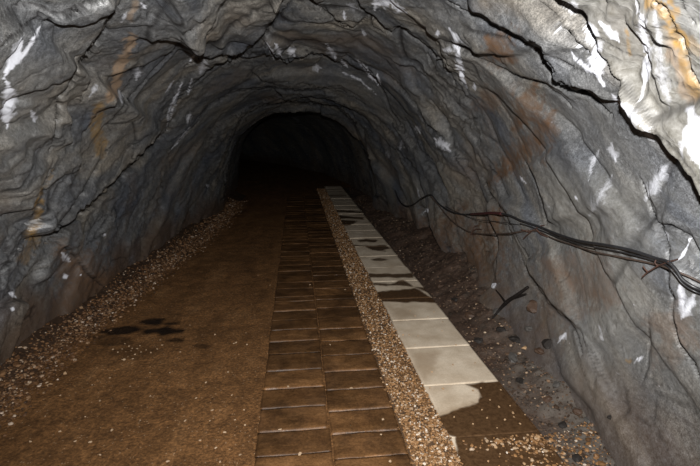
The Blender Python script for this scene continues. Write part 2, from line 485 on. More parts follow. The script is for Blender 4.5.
def to_line(u, v, L):
    """Distance to a polyline, the side (+/-) and how far along it the nearest point lies (0..1)."""
    L = np.array(L, dtype=float)
    seg = np.hypot(*(L[1:] - L[:-1]).T)
    cum = np.concatenate([[0], np.cumsum(seg)])
    bd = np.full(len(u), 1e9)
    bs = np.zeros(len(u))
    bt = np.zeros(len(u))
    for i in range(len(L) - 1):
        dx, dy = L[i + 1] - L[i]
        px, py = u - L[i, 0], v - L[i, 1]
        t = np.clip((px * dx + py * dy) / seg[i] ** 2, 0, 1)
        d = np.hypot(px - t * dx, py - t * dy)
        m = d < bd - 1e-6
        bd = np.where(m, d, bd)
        bs = np.where(m, np.sign(dx * py - dy * px), bs)
        bt = np.where(m, (cum[i] + t * seg[i]) / cum[-1], bt)
    return bd, bs, bt


def side_of(L, p):
    d, s, t = to_line(np.array([p[0]], float), np.array([p[1]], float), L)
    return s[0]


def near(u, v, L, pad):
    A = np.array(L)
    return np.where((u > A[:, 0].min() - pad) & (u < A[:, 0].max() + pad) & (v > A[:, 1].min() - pad) & (v < A[:, 1].max() + pad))[0]


def inside(uu, vv, poly):
    r = np.zeros(len(uu), bool)
    j = len(poly) - 1
    for i in range(len(poly)):
        (xi, yi), (xj, yj) = poly[i], poly[j]
        c = ((yi > vv) != (yj > vv)) & (uu < (xj - xi) * (vv - yi) / (yj - yi + 1e-9) + xi)
        r ^= c
        j = i
    return r


def soft_inside(uu, vv, poly, soft):
    m = inside(uu, vv, poly)
    d, _, _ = to_line(uu, vv, list(poly) + [poly[0]])
    return sstep(-soft, soft, np.where(m, d, -d))


# ------------------------------------------------------------------ tunnel lining
def half_width(y, side):
    lf = np.interp(y, [-2, 1, 2.5, 4, 6, 8.4, 9.6, 10.6, 14, 18, 30], [2.05, 1.98, 2.08, 2.12, 1.98, 1.72, 1.58, 1.66, 1.66, 1.6, 1.6])
    rt = np.interp(y, [-2, 1, 2.0, 3, 4, 6, 8.4, 9.6, 10.6, 14, 18, 30], [1.7, 1.62, 1.62, 1.72, 1.82, 1.80, 1.66, 1.58, 1.66, 1.66, 1.6, 1.6])
    return np.where(side < 0, lf, rt)


def height(y):
    return np.interp(y, [-2, 1, 3, 4.5, 6, 8.4, 9.6, 10.6, 14, 18, 30], [2.7, 2.62, 2.58, 2.55, 2.45, 2.2, 2.04, 2.10, 2.12, 2.1, 2.1])


def mid_x(y):
    return np.interp(y, [-2, 3, 6, 10, 14, 18, 23, 30], [0.02, 0.04, 0.06, 0.06, -0.1, -0.6, -2.4, -6.4])


ys = np.concatenate([np.linspace(-2.0, 1.15, 50)[:-1], np.exp(np.linspace(math.log(1.15), math.log(10.6), 600)), np.linspace(10.6, 30, 110)[1:]])
NS = 720
tt = np.linspace(0, math.pi, 6000)
ex = 2 / 2.35
cx_, cz_ = -np.sign(np.cos(tt)) * np.abs(np.cos(tt)) ** ex, np.abs(np.sin(tt)) ** ex
cx_ = np.concatenate([[-1.0], cx_, [1.0]])
cz_ = np.concatenate([[-0.08], cz_, [-0.08]])
arc = np.concatenate([[0], np.cumsum(np.hypot(np.diff(cx_ * 2.05), np.diff(cz_ * 2.5)))])
sv = np.linspace(0, arc[-1], NS)
ux, uz = np.interp(sv, arc, cx_), np.interp(sv, arc, cz_)
Y = np.repeat(ys, NS)
UX, UZ = np.tile(ux, len(ys)), np.tile(uz, len(ys))
P = np.stack([mid_x(Y) + half_width(Y, UX) * UX, Y, height(Y) * UZ], 1)
nrow = len(ys)
foot = np.clip(1 - P[:, 2] / 0.75, 0, 1.2) ** 1.6
P[:, 0] += np.where(UX > 0, -0.20 * (1 - sstep(3.2, 5.0, Y)), 0.0) * foot


def grid_normals(P):
    G = P.reshape(nrow, NS, 3)
    a = np.gradient(G, axis=1)
    b = np.gradient(G, axis=0)
    n = np.cross(b, a).reshape(-1, 3)
    n /= np.linalg.norm(n, axis=1)[:, None] + 1e-12
    c = np.stack([mid_x(P[:, 1]), P[:, 1], np.full(len(P), 1.0)], 1)
    return n * np.sign(((c - P) * n).sum(1))[:, None]


N0 = grid_normals(P)
ax = np.sqrt((P[:, 0] - 0.2) ** 2 + 0.2)                       # the beds dip towards the viewer and off both haunches
W = np.stack([0.42 * ax - 0.50 * P[:, 1] + 0.76 * P[:, 2], 0.78 * P[:, 1] + 0.55 * P[:, 2], P[:, 0] + 0.3 * P[:, 2]], 1)
warp = np.stack([vnoise(P, 0.5, 3), vnoise(P, 0.5, 4), vnoise(P, 0.5, 5)], 1)
W = W + warp * np.array([0.05, 0.14, 0.14])
h1, b1 = worley(W / np.array([0.36, 1.5, 1.0]), 11)
h2, b2 = worley((W + warp * 0.03) / np.array([0.14, 0.7, 0.45]), 31)
h3, b3 = worley((W + warp * 0.05) / np.array([0.05, 0.17, 0.15]), 53)
blk = sstep(-0.3, 0.5, vnoise(P, 0.9, 66))
disp = 0.06 * h1 + (0.003 + 0.013 * blk) * h2 + (0.0005 + 0.0025 * blk) * h3 + 0.06 * fbm(P, 0.9, 70, 3) + 0.006 * fbm(P, 0.15, 90, 2)
disp -= 0.014 * (1 - sstep(0, 0.06, b1)) + 0.007 * (1 - sstep(0, 0.07, b2)) * blk


def blur(A, n):
    """Weathering: rounds the breaks of the blocks over a few centimetres."""
    A = A.reshape(nrow, NS)
    for _ in range(n):
        for ax_ in (0, 1):
            q_ = np.pad(A, [(1, 1) if i == ax_ else (0, 0) for i in (0, 1)], mode='edge')
            A = (q_[:-2] + 2 * q_[1:-1] + q_[2:]) / 4 if ax_ == 0 else (q_[:, :-2] + 2 * q_[:, 1:-1] + q_[:, 2:]) / 4
    return A.ravel()


disp = blur(disp, 6)
h4, b4 = worley((P + 0.02 * warp) / np.array([0.13, 0.17, 0.10]), 77)
h5, b5 = worley((P + 0.01 * warp) / np.array([0.055, 0.075, 0.045]), 79)
rough = sstep(-0.35, 0.45, vnoise(P, 0.7, 83))
fine = blur((0.004 + 0.009 * rough) * h4 + (0.001 + 0.0045 * rough) * h5, 1) + 0.004 * fbm(P, 0.05, 85, 2) * rough
disp *= (1 - 0.4 * sstep(3.5, 5.5, P[:, 1]) * (P[:, 0] < -0.3)) * (1 - 0.6 * sstep(9.3, 10.2, P[:, 1]))
calm = sstep(1.15, 1.5, P[:, 0]) * (1 - sstep(3.0, 3.8, P[:, 1])) * 0.45          # the big smooth faces of the near right wall
P1 = P + N0 * ((disp + fine * (1 - 0.6 * (calm > 0.2))) * (1 - calm))[:, None]

u, v, z = proj(P1)
lift = np.zeros(len(P))
for L, pt, hh, reach in LEDGES:
    u2, v2, z2 = proj(P1 + N0 * (lift + hh)[:, None])
    idx = near(u2, v2, L, reach * 3)
    if not len(idx):
        continue
    d, s, t = to_line(u2[idx], v2[idx], L)
    s = s * side_of(L, pt)
    ends = sstep(0, 0.12, t) * sstep(0, 0.12, 1 - t)
    lift[idx] += hh * (s > 0) * np.exp(-d / reach) * sstep(0, 1.2, d) * ends
lift = blur(lift, 3)
# the thick slab that overhangs at the upper right
HO = 0.14
u2, v2, z2 = proj(P1 + N0 * (lift + HO)[:, None])
ok = np.where((P1[:, 0] > 0.2) & (P1[:, 1] > -0.5) & (P1[:, 1] < 5))[0]
uu, vv_ = np.nan_to_num(u2[ok], nan=900.0), np.nan_to_num(v2[ok], nan=0.0)
jag = 2.2 * vnoise(P1[ok], 0.05, 41) + 1.2 * vnoise(P1[ok], 0.02, 42)
d, s, t = to_line(uu, vv_, OVERHANG)
s = s * side_of(OVERHANG, (690, 60))
sd = s * d + jag
over = np.zeros(len(P))
over[ok] = (sd > 0) * (0.85 + 0.15 * sstep(0, 6, sd)) * sstep(-0.45, 0.2, P1[ok, 1])
over = blur(over, 2)
edge_soft = 1 + 0.10 * vnoise(P1, 0.25, 43) + 0.07 * fbm(P1, 0.10, 45, 3)
P2 = P1 + N0 * (lift + HO * over * edge_soft)[:, None]

u, v, z = proj(P2)
dirt = np.zeros(len(P))  # dirt of the cracks together with their shade, both put into the colour
cut = np.zeros(len(P))
jn = vnoise(P2, 0.06, 44)
for L, wd, dp in FISSURES:
    idx = near(u, v, L, 12)
    if not len(idx):
        continue
    d, s, t = to_line(u[idx], v[idx] + 1.0 * jn[idx], L)
    wloc = wd * (0.75 + 0.5 * jn[idx]) * (0.35 + 0.65 * sstep(0, 0.2, t) * sstep(0, 0.2, 1 - t))
    m = 1 - sstep(0.25, 1.15, d / np.maximum(wloc, 0.3))
    cut[idx] = np.maximum(cut[idx], dp * m)
    dirt[idx] = np.maximum(dirt[idx], m * 0.9)
# natural joints everywhere else
jt = (1 - sstep(0.0, 0.028, b1)) * sstep(0.0, 0.4, vnoise(P, 0.8, 61)) * (1 - calm)
jt2 = (1 - sstep(0.0, 0.030, b2)) * sstep(0.05, 0.35, vnoise(P, 0.5, 63)) * (1 - calm)
dirt = np.maximum(dirt, np.maximum(0.85 * jt, 0.75 * jt2))
cut = np.maximum(cut, 0.012 * np.maximum(jt, 0.7 * jt2))
P3 = P2 - N0 * cut[:, None]
P3 = P3 + N0 * (0.0025 * fbm(P3, 0.05, 95, 2))[:, None]

u, v, z = proj(P3)


def paint(items, seed, wob=1.0, flat=False):
    A = np.zeros(len(P))
    nz = vnoise(P3, 0.08, seed)
    nz2 = vnoise(P3, 0.025, seed + 1)
    nz3 = 0.6 * vnoise(P3, 0.05, seed + 2) + 0.6 * vnoise(P3, 0.018, seed + 3)
    for L, wd, am in items:
        idx = near(u, v, L, wd * 4 + 4)
        if not len(idx):
            continue
        d, s, t = to_line(u[idx] + wob * 0.8 * nz2[idx], v[idx] + wob * 0.8 * nz[idx], L)
        tap = 0.25 + 0.75 * sstep(0, 0.35, t) * sstep(0, 0.35, 1 - t)
        m = am * np.clip(1 - d / (1.7 * wd * tap * np.clip(1 + 1.1 * nz3[idx], 0.1, 2.2)), 0, 1) * 1.5
        if flat:
            m = am * (1 - sstep(0.6, 1.2, d / (wd * np.clip(1 + 0.7 * nz3[idx] + 0.4 * nz[idx], 0.15, 2))))
        A[idx] = np.maximum(A[idx], m)
    return A


white, ochre, tanc, rust = paint(WHITE, 101), paint(OCHRE, 103, 2.0, True), paint(TAN, 105, 2.0, True), np.clip(1.05 * paint([(a, b * 1.6, c) for a, b, c in RUST], 107, 4.0), 0, 1)
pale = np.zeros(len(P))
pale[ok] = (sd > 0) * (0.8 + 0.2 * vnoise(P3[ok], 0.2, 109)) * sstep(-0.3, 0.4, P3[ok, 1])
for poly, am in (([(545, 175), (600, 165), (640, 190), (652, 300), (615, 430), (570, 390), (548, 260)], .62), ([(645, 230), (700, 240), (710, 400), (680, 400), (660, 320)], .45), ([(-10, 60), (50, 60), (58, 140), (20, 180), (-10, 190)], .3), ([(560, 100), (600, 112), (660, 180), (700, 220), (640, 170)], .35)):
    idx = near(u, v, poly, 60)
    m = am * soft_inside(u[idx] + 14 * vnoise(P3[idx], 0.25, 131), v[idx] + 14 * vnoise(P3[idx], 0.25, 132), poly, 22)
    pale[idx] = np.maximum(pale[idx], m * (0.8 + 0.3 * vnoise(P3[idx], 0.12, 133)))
soil = (1 - sstep(0.10, 0.55, P3[:, 2] + 0.15 * fbm(P3, 0.3, 111, 3))) * np.where(P3[:, 0] > 0, 0.55, 0.8)
stain = np.stack([white, ochre, rust, dirt], 1)
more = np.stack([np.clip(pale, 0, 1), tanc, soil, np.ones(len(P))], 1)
bedc = np.concatenate([W, np.ones((len(W), 1))], 1)
cut1, cut2 = int(NS * 0.35), int(NS * 0.64)
for nm, a, b in (('wall_left', 0, cut1), ('ceiling', cut1, cut2), ('wall_right', cut2, NS - 1)):
    cols = np.arange(a, b + 1)
    sel = (np.arange(nrow)[:, None] * NS + cols[None, :]).ravel()
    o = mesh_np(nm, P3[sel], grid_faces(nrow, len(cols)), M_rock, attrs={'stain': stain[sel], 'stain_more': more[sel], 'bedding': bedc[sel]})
    tag(o, {'wall_left': 'dark grey layered rock side wall left of the path', 'ceiling': 'arched dark rock roof of the tunnel', 'wall_right': 'grey brown rock side wall with a pale overhanging slab, right of the path'}[nm], 'rock wall', kind='structure')
# where the gallery bends away and ends in rock
eg = 40
ex_, ez_ = np.meshgrid(np.linspace(-9.0, -3.6, eg), np.linspace(-0.3, 2.8, eg))
eP = np.stack([ex_.ravel(), np.full(eg * eg, 29.5), ez_.ravel()], 1)
eP[:, 1] += 0.25 * fbm(eP, 0.8, 120, 4)
ze = np.zeros((eg * eg, 4))
tag(mesh_np('wall_back', eP, grid_faces(eg, eg), M_rock, attrs={'stain': ze, 'stain_more': ze, 'bedding': np.concatenate([eP, np.ones((eg * eg, 1))], 1)}), 'dark rock face closing the far end of the tunnel', 'rock wall', kind='structure')


def on_rock(px, py, off=0.0):
    """The nearest point of the rock seen at a place of the photograph, moved off towards the gallery."""
    dd = np.hypot(u - px, v - py)
    c = np.where((dd < 4) & (z > 0.5))[0]
    if not len(c):
        c = np.where((dd < np.nanmin(dd) + 3) & (z > 0.5))[0]
    k = c[np.argmin(z[c] + dd[c] * 0.02)]
    return P3[k] + N0[k] * off


# ------------------------------------------------------------------ ground
PATH_X0, PATH_X1, SLAB_X0, SLAB_X1 = -0.25, 0.53, 0.785, 1.285
gy = np.concatenate([np.linspace(-2, 1.5, 40)[:-1], np.exp(np.linspace(math.log(1.5), math.log(29.8), 420))])
gx = np.linspace(-2.6, 2.6, 260)
GX, GY = np.meshgrid(gx, gy)
G = np.stack([GX.ravel(), GY.ravel(), np.zeros(GX.size)], 1)


def floor_z(X, Y_):
    Q = np.stack([X, Y_, np.zeros_like(X)], 1)
    r = 0.010 * fbm(Q, 0.7, 200, 4) + 0.004 * fbm(Q, 0.08, 210, 2)
    built = sstep(PATH_X0 - 0.25, PATH_X0, X) * (1 - sstep(SLAB_X1, SLAB_X1 + 0.2, X))
    return r * (1 - built) - 0.004 * built + 0.0015 * built * vnoise(Q, 0.05, 214)


G[:, 0] += np.where(G[:, 1] > 14, mid_x(G[:, 1]) + 0.1, 0)
G[:, 2] = floor_z(G[:, 0], G[:, 1])
gu, gv, gz = proj(G)
wetf = np.zeros(len(G))
q = 1.6 * vnoise(G, 0.22, 221) + 1.0 * vnoise(G, 0.07, 222)
for (a, b, rx, ry, am) in ((142, 331, 34, 4.2, 1.0), (164, 322, 18, 3, 1.0), (118, 342, 26, 6, .55), (172, 340, 8, 2.4, .8), (200, 346, 9, 1.6, .6), (135, 352, 20, 6, .35)):
    e = ((gu - a) / rx) ** 2 + ((gv - b) / ry) ** 2
    wetf = np.fmax(wetf, np.nan_to_num(am * (1 - sstep(0.5, 1.3, e + 0.75 * q))))
st = np.zeros((len(G), 4))
st[:, 0] = wetf
tag(mesh_np('floor', G, grid_faces(len(gy), len(gx)), M_dirt, attrs={'stain': st}), 'brown trodden dirt floor of the tunnel', 'floor', kind='structure')

# --- pavers of the path, two rows of them
ORD = ['first', 'second', 'third', 'fourth', 'fifth', 'sixth', 'seventh', 'eighth', 'ninth', 'tenth', 'eleventh', 'twelfth', 'thirteenth', 'fourteenth', 'fifteenth', 'sixteenth', 'seventeenth', 'eighteenth', 'nineteenth', 'twentieth']
TENS = {20: 'twenty', 30: 'thirty', 40: 'forty', 50: 'fifty'}


def ordinal(n):
    if n <= 20:
        return ORD[n - 1]
    t, r = n // 10 * 10, n % 10
    return TENS[t] + '-' + ORD[r - 1] if r else TENS[t][:-1] + 'ieth'


def slab_mesh(x0, x1, y0, y1, top, nx, ny, thick, rad, wob, seed, jag=0.0):
    """A cast slab lying in the ground: worn rounded rim, slightly uneven top, closed sides and underside."""
    X = np.linspace(0, 1, nx)
    Yv = np.linspace(0, 1, ny)
    A, B = np.meshgrid(X, Yv)
    x = x0 + A * (x1 - x0)
    y = y0 + B * (y1 - y0)
    Q = np.stack([x.ravel(), y.ravel(), np.full(x.size, seed * 1.7)], 1)
    e = np.minimum(np.minimum(x - x0, x1 - x), np.minimum(y - y0, y1 - y)).ravel()
    rim = np.clip(1 - e / rad, 0, 1)
    zt = top + wob * fbm(Q, 0.15, 300, 3) - rad * 0.5 * rim ** 2
    jx = jag * vnoise(Q, 0.06, 310) * (rim > 0.3)
    jy = jag * vnoise(Q, 0.06, 311) * (rim > 0.3)
    T = np.stack([x.ravel() + jx, y.ravel() + jy, zt], 1)
    Bm = T.copy()
    Bm[:, 2] = top - thick
    n = len(T)
    f = grid_faces(ny, nx)
    ring = list(range(nx)) + [r * nx + nx - 1 for r in range(1, ny)] + list(range(n - 2, n - nx - 1, -1)) + [r * nx for r in range(ny - 2, 0, -1)]
    rr = np.array(ring)
    r2 = np.roll(rr, -1)
    sd_ = np.stack([rr, rr + n, r2 + n, r2], 1)
    return np.concatenate([T, Bm]), np.concatenate([f, f[:, ::-1] + n, sd_])


xm = 0.145
for side, (a, b) in (('left', (PATH_X0, xm - 0.004)), ('right', (xm + 0.006, PATH_X1))):
    y = 1.85 if side == 'left' else 1.81
    i = 0
    while y < 11.5:
        ln = 0.222 + random.uniform(-0.022, 0.022)
        if random.random() < 0.07:
            ln = 0.12
        gap = random.uniform(0.004, 0.008)
        V, F = slab_mesh(a + random.uniform(-.004, .004), b + random.uniform(-.005, .005), y, y + ln - gap, 0.008 + random.uniform(-.003, .004), 26, 16, 0.05, 0.006, 0.0025, i + (50 if side == 'left' else 0), 0.004)
        i += 1
        o = mesh_np('paver', V, F, M_paver)
        tag(o, 'dark brown worn paver, %s from the front in the %s row of the path' % (ordinal(i), side), 'paver', 'pavers of the path')
        y += ln

# --- pale concrete slabs beside the gravel strip
WETP = [  # photo outlines of the wet places on the slabs
    ([(440, 434), (432, 416), (440, 415), (458, 410), (474, 404), (479, 396), (476, 389), (466, 384.5), (500, 380), (560, 440), (470, 440)], 1.0),
    ([(455, 434), (560, 434), (600, 480), (455, 480)], 1.0),
    ([(375, 303.5), (385, 302), (440, 303), (420, 290), (415, 288), (385, 291), (370, 292)], 1.0),
    ([(365, 285.5), (400, 285.5), (428, 288), (436, 296), (412, 286), (404, 280), (390, 283.5), (365, 283)], 0.95),
    ([(362, 277.5), (413, 278), (412, 273), (362, 274)], 0.95),
    ([(371, 268), (390, 268.8), (388, 271), (372, 270)], 0.0),
    ([(371, 259.5), (380, 258), (389, 259.5), (384, 261.5), (374, 261)], 0.9),
    ([(345, 245), (365, 245.5), (386, 245), (390, 248), (384, 251), (372, 250), (366, 247), (346, 246)], 0.95),
    ([(357, 241), (366, 239), (378, 240), (377, 242.2), (360, 242)], 0.95),
    ([(335, 225), (350, 225.5), (358, 221), (345, 220), (336, 220)], 0.95),
    ([(332, 214), (345, 216), (364, 217.5), (364, 219.5), (340, 218.5), (333, 218)], 0.95),
    ([(330, 209.5), (362, 211.5), (362, 213), (330, 211.5)], 0.95),
    ([(325, 195), (347, 195), (347, 196.4), (325, 196.4)], 0.8),
]
DAMP = [([(410, 350), (440, 352), (436, 372), (424, 382), (414, 370)], .7), ([(385, 305), (412, 309), (420, 320), (400, 322)], .6), ([(425, 384), (450, 384), (460, 400), (440, 412)], .35), ([(432, 412), (470, 402), (482, 396), (478, 410), (445, 424)], .7), ([(400, 336), (440, 336), (440, 339), (400, 339)], .5)]


LOOK = ['brown soaked concrete slab strewn with pebbles at the front edge of the picture', 'concrete slab half soaked brown and half dry, with a curved wet edge', 'wholly dry pale concrete slab just behind the half soaked one', 'dry pale concrete slab with a thin dark line across it', 'dry pale concrete slab in front of the widest black wet band', 'concrete slab under the widest black wet band']
y = 1.574
i = 0
while y < 13.2:
    ln = 0.519
    n_y = max(16, int(150 / (1 + 0.6 * i)))
    V, F = slab_mesh(SLAB_X0 + random.uniform(-.006, .006), SLAB_X1 + random.uniform(-.006, .006), y, y + ln - random.uniform(.004, .008), 0.022 + random.uniform(-.002, .003), max(14, int(130 / (1 + 0.5 * i))), n_y, 0.06, 0.006, 0.0012, i + 90, 0.002)
    su, sv_, _ = proj(V)
    jw = vnoise(V, 0.09, 330) + 0.5 * vnoise(V, 0.03, 331)
    sc_ = np.clip(4.0 / (V[:, 1] + 0.5), 0.3, 1.6)
    su, sv_ = np.nan_to_num(su, nan=-999.), np.nan_to_num(sv_, nan=-999.)
    wt = np.zeros(len(V))
    for poly, am in WETP:
        wt = np.maximum(wt, am * soft_inside(su + 2.4 * sc_ * jw, sv_ + 0.9 * sc_ * jw, poly, 0.9 * sc_))
    dm = np.zeros(len(V))
    for poly, am in DAMP:
        dm = np.maximum(dm, am * soft_inside(su + 2 * jw, sv_ + 2 * jw, poly, 6.0))
    A = np.zeros((len(V), 4))
    A[:, 0] = wt
    A[:, 1] = np.maximum(dm, 0.25 * np.clip(fbm(V, 0.4, 340, 3), 0, 1))
    o = mesh_np('concrete_slab', V, F, M_slab, attrs={'stain': A})
    i += 1
    lab = LOOK[i - 1] if i <= len(LOOK) else 'patchily damp concrete slab, %s from the front of the row beside the gravel strip' % ordinal(i)
    tag(o, lab, 'slab', 'concrete slabs in a row', 'thing')
    y += ln


# ------------------------------------------------------------------ loose stones
def ico():
    p = (1 + 5 ** .5) / 2
    V = np.array([(-1, p, 0), (1, p, 0), (-1, -p, 0), (1, -p, 0), (0, -1, p), (0, 1, p), (0, -1, -p), (0, 1, -p), (p, 0, -1), (p, 0, 1), (-p, 0, -1), (-p, 0, 1)], float)
    V /= np.linalg.norm(V[0])
    F = np.array([(0, 11, 5), (0, 5, 1), (0, 1, 7), (0, 7, 10), (0, 10, 11), (1, 5, 9), (5, 11, 4), (11, 10, 2), (10, 7, 6), (7, 1, 8), (3, 9, 4), (3, 4, 2), (3, 2, 6), (3, 6, 8), (3, 8, 9), (4, 9, 5), (2, 4, 11), (6, 2, 10), (8, 6, 7), (9, 8, 1)])
    return V, F


def ico2():
    V, F = ico()
    V = [tuple(x) for x in V]
    cache = {}

    def midp(a, b):
        k = (min(a, b), max(a, b))
        if k not in cache:
            m = (np.array(V[a]) + np.array(V[b]))
            V.append(tuple(m / np.linalg.norm(m)))
            cache[k] = len(V) - 1
        return cache[k]
    out = []
    for a, b, c in F:
        ab, bc, ca = midp(a, b), midp(b, c), midp(c, a)
        out += [(a, ab, ca), (b, bc, ab), (c, ca, bc), (ab, bc, ca)]
    return np.array(V), np.array(out)


IV, IF = ico()


def pebbles(centres, sizes):
    n = len(centres)
    V = np.repeat(IV[None], n, 0) * (1 + rng.uniform(-.28, .28, (n, 12, 1)))
    V *= (sizes[:, None] * np.stack([rng.uniform(.8, 1.3, n), rng.uniform(.7, 1.1, n), rng.uniform(.45, .8, n)], 1))[:, None, :]
    a = rng.uniform(0, 6.283, n)
    ca, sa = np.cos(a)[:, None], np.sin(a)[:, None]
    x, y_ = V[:, :, 0] * ca - V[:, :, 1] * sa, V[:, :, 0] * sa + V[:, :, 1] * ca
    V = np.stack([x, y_, V[:, :, 2]], -1) + centres[:, None, :]
    F = (IF[None] + (np.arange(n) * 12)[:, None, None]).reshape(-1, 3)
    return V.reshape(-1, 3), F


def bed_with_stones(name, X0, X1, Y0, Y1, zf, nx, ny, mat_bed, mat_st, cen, sizes, label, cat):
    """A strip of ground with its loose stones, one uncountable mass."""
    yy = np.exp(np.linspace(math.log(Y0), math.log(Y1), ny))
    tx = np.linspace(0, 1, nx)
    A, B = np.meshgrid(tx, yy)
    x0, x1 = X0(B), X1(B)
    x = (x0 + A * (x1 - x0)).ravel()
    yv = B.ravel()
    V = np.stack([x, yv, zf(x, yv)], 1)
    f = grid_faces(ny, nx)
    f3 = np.concatenate([f[:, [0, 1, 2]], f[:, [0, 2, 3]]])
    PV, PF = pebbles(cen, sizes)
    o = mesh_np(name, np.concatenate([V, PV]), np.concatenate([f3, PF + len(V)]), mat_bed, smooth=False)
    o.data.materials.append(mat_st)
    mi = np.zeros(len(f3) + len(PF), dtype=np.int32)
    mi[len(f3):] = 1
    o.data.polygons.foreach_set('material_index', mi)
    tag(o, label, cat, kind='stuff')
    return o


def logy(n, a, b, bias=1.0):
    return np.exp(math.log(a) + (rng.uniform(0, 1, n) ** bias) * math.log(b / a))


# gravel strip between path and slabs
n = 11000
sy_ = logy(n, 1.7, 13, 1.25)
sx = rng.uniform(PATH_X1 + 0.012, SLAB_X0 - 0.004, n) + 0.008 * rng.normal(size=n)
zs = lambda x, y_: 0.006 + 0.003 * vnoise(np.stack([x, y_, x * 0], 1), 0.05, 400)
bed_with_stones('gravel_strip', lambda y_: PATH_X1 + 0.004 + 0 * y_, lambda y_: SLAB_X0 - 0.004 + 0 * y_, 1.2, 13.3, zs, 20, 300, M_bed, M_gravel,
                np.stack([sx, sy_, zs(sx, sy_) + rng.uniform(0.001, 0.007, n)], 1), rng.uniform(.0035, .0085, n) * (1 + 0.06 * sy_), 'strip of orange brown gravel between the pavers and the pale slabs', 'gravel')

# gravel bank along the left wall
gl_y = np.array([1.0, 2.6, 3.4, 4.1, 5.8, 7.9, 12])
gl_in = np.array([-1.72, -1.74, -1.74, -1.66, -1.5, -1.3, -1.25])
gl_out = np.array([-2.3, -2.3, -2.28, -2.26, -2.15, -1.95, -1.8])


def bank_z(x, y_):
    a, b = np.interp(y_, gl_y, gl_in), np.interp(y_, gl_y, gl_out)
    t = np.clip((a - x) / (a - b), 0, 1)
    Q = np.stack([x, y_, x * 0], 1)
    return -0.012 + 0.15 * sstep(0, 1, t) + 0.02 * fbm(Q, 0.25, 410, 3) * sstep(0, 0.3, t)


n = 11000
sy_ = logy(n, 1.8, 11, 1.0)
a, b = np.interp(sy_, gl_y, gl_in), np.interp(sy_, gl_y, gl_out)
tq = rng.normal(0.24, 0.17, n)
sx = a + (b - a) * np.clip(tq, -0.2, 1)
zq = np.maximum(bank_z(sx, sy_), floor_z(sx, sy_))
bed_with_stones('gravel_bank', lambda y_: np.interp(y_, gl_y, gl_out), lambda y_: np.interp(y_, gl_y, gl_in), 0.8, 12, bank_z, 50, 300, M_soil_plain, M_gravel_dull,
                np.stack([sx, sy_, zq + 0.002], 1), rng.gamma(2.2, .0026, n) * 0.75 + 0.0028 + 0.0006 * sy_, 'bank of brown and pale gravel along the foot of the left rock wall', 'gravel')

# soil and rubble bank along the right wall
sr_y = np.array([0.8, 2.0, 2.73, 3.37, 4.3, 6.0, 8.0, 10, 13])
sr_out = np.array([1.75, 1.75, 1.82, 1.92, 1.96, 1.96, 1.85, 1.8, 2.0])
sr_h = np.array([0.08, 0.14, 0.24, 0.33, 0.36, 0.28, 0.18, 0.12, 0.1])


def soil_z(x, y_):
    b = np.interp(y_, sr_y, sr_out)
    t = np.clip((x - SLAB_X1 - 0.004) / (b - SLAB_X1), 0, 1)
    Q = np.stack([x, y_, x * 0], 1)
    return 0.012 + np.interp(y_, sr_y, sr_h) * t ** 1.2 + (0.035 * fbm(Q, 0.30, 420, 4) + 0.008 * vnoise(Q, 0.05, 421)) * sstep(0, 0.25, t)


n = 5200
sy_ = logy(n, 1.6, 11, 1.15)
b = np.interp(sy_, sr_y, sr_out)
sx = SLAB_X1 + 0.01 + (b - SLAB_X1) * rng.uniform(0, 1, n) ** 1.1
bed_with_stones('soil_bank', lambda y_: SLAB_X1 + 0.004 + 0 * y_, lambda y_: np.interp(y_, sr_y, sr_out), 0.8, 13, soil_z, 90, 420, M_soil, M_soil_bits,
                np.stack([sx, sy_, soil_z(sx, sy_) + 0.002], 1), rng.gamma(1.6, .0022, n) + 0.0022 + 0.0003 * sy_, 'dark damp soil and rock chips banked against the right rock wall', 'soil')

# pale gravel spilled at the front right, over the corner of the front slab
n = 900
pts = np.array([ground(a_, b_)[:2] for a_, b_ in zip(np.concatenate([rng.uniform(455, 610, n // 3 * 2), rng.normal(535, 35, n // 3)]), np.concatenate([rng.uniform(436, 474, n // 3 * 2), rng.normal(446, 8, n // 3)]))])
keep = (pts[:, 0] > SLAB_X0 + 0.03) & (pts[:, 0] < 1.85) & (pts[:, 1] > 1.3) & (pts[:, 1] < 2.06)
keep &= (rng.uniform(size=len(pts)) < np.clip(sstep(0.85, 1.3, pts[:, 0]) + (pts[:, 1] > 1.97) * .4, .04, 1))
pts = pts[keep]
zz = np.where(pts[:, 0] < SLAB_X1, 0.024, soil_z(pts[:, 0], pts[:, 1]))
PV, PF = pebbles(np.stack([pts[:, 0], pts[:, 1], zz + 0.003], 1), rng.gamma(3.5, .0013, len(pts)) + 0.002)
tag(mesh_np('spilled_gravel', PV, PF, M_gravel, smooth=False), 'orange and pale gravel spilled over the right corner of the front slab', 'gravel', kind='stuff')

# ------------------------------------------------------------------ single stones, one object each
I2V, I2F = ico2()
M_pale = plain('pale_pebble', (0.30, 0.21, 0.13), 0.6, 0.3, 50)
M_buff = plain('buff_stone', (0.30, 0.19, 0.10), 0.6, 0.35, 40)
M_dark = plain('dark_stone', (0.018, 0.015, 0.013), 0.6, 0.4, 30, 0.2)
M_grey = plain('grey_stone', (0.06, 0.055, 0.05), 0.6, 0.4, 30, 0.25)
M_brown = plain('brown_stone', (0.045, 0.026, 0.016), 0.6, 0.4, 30, 0.25)
M_white = plain('white_stone', (0.32, 0.32, 0.34), 0.5, 0.25, 40)


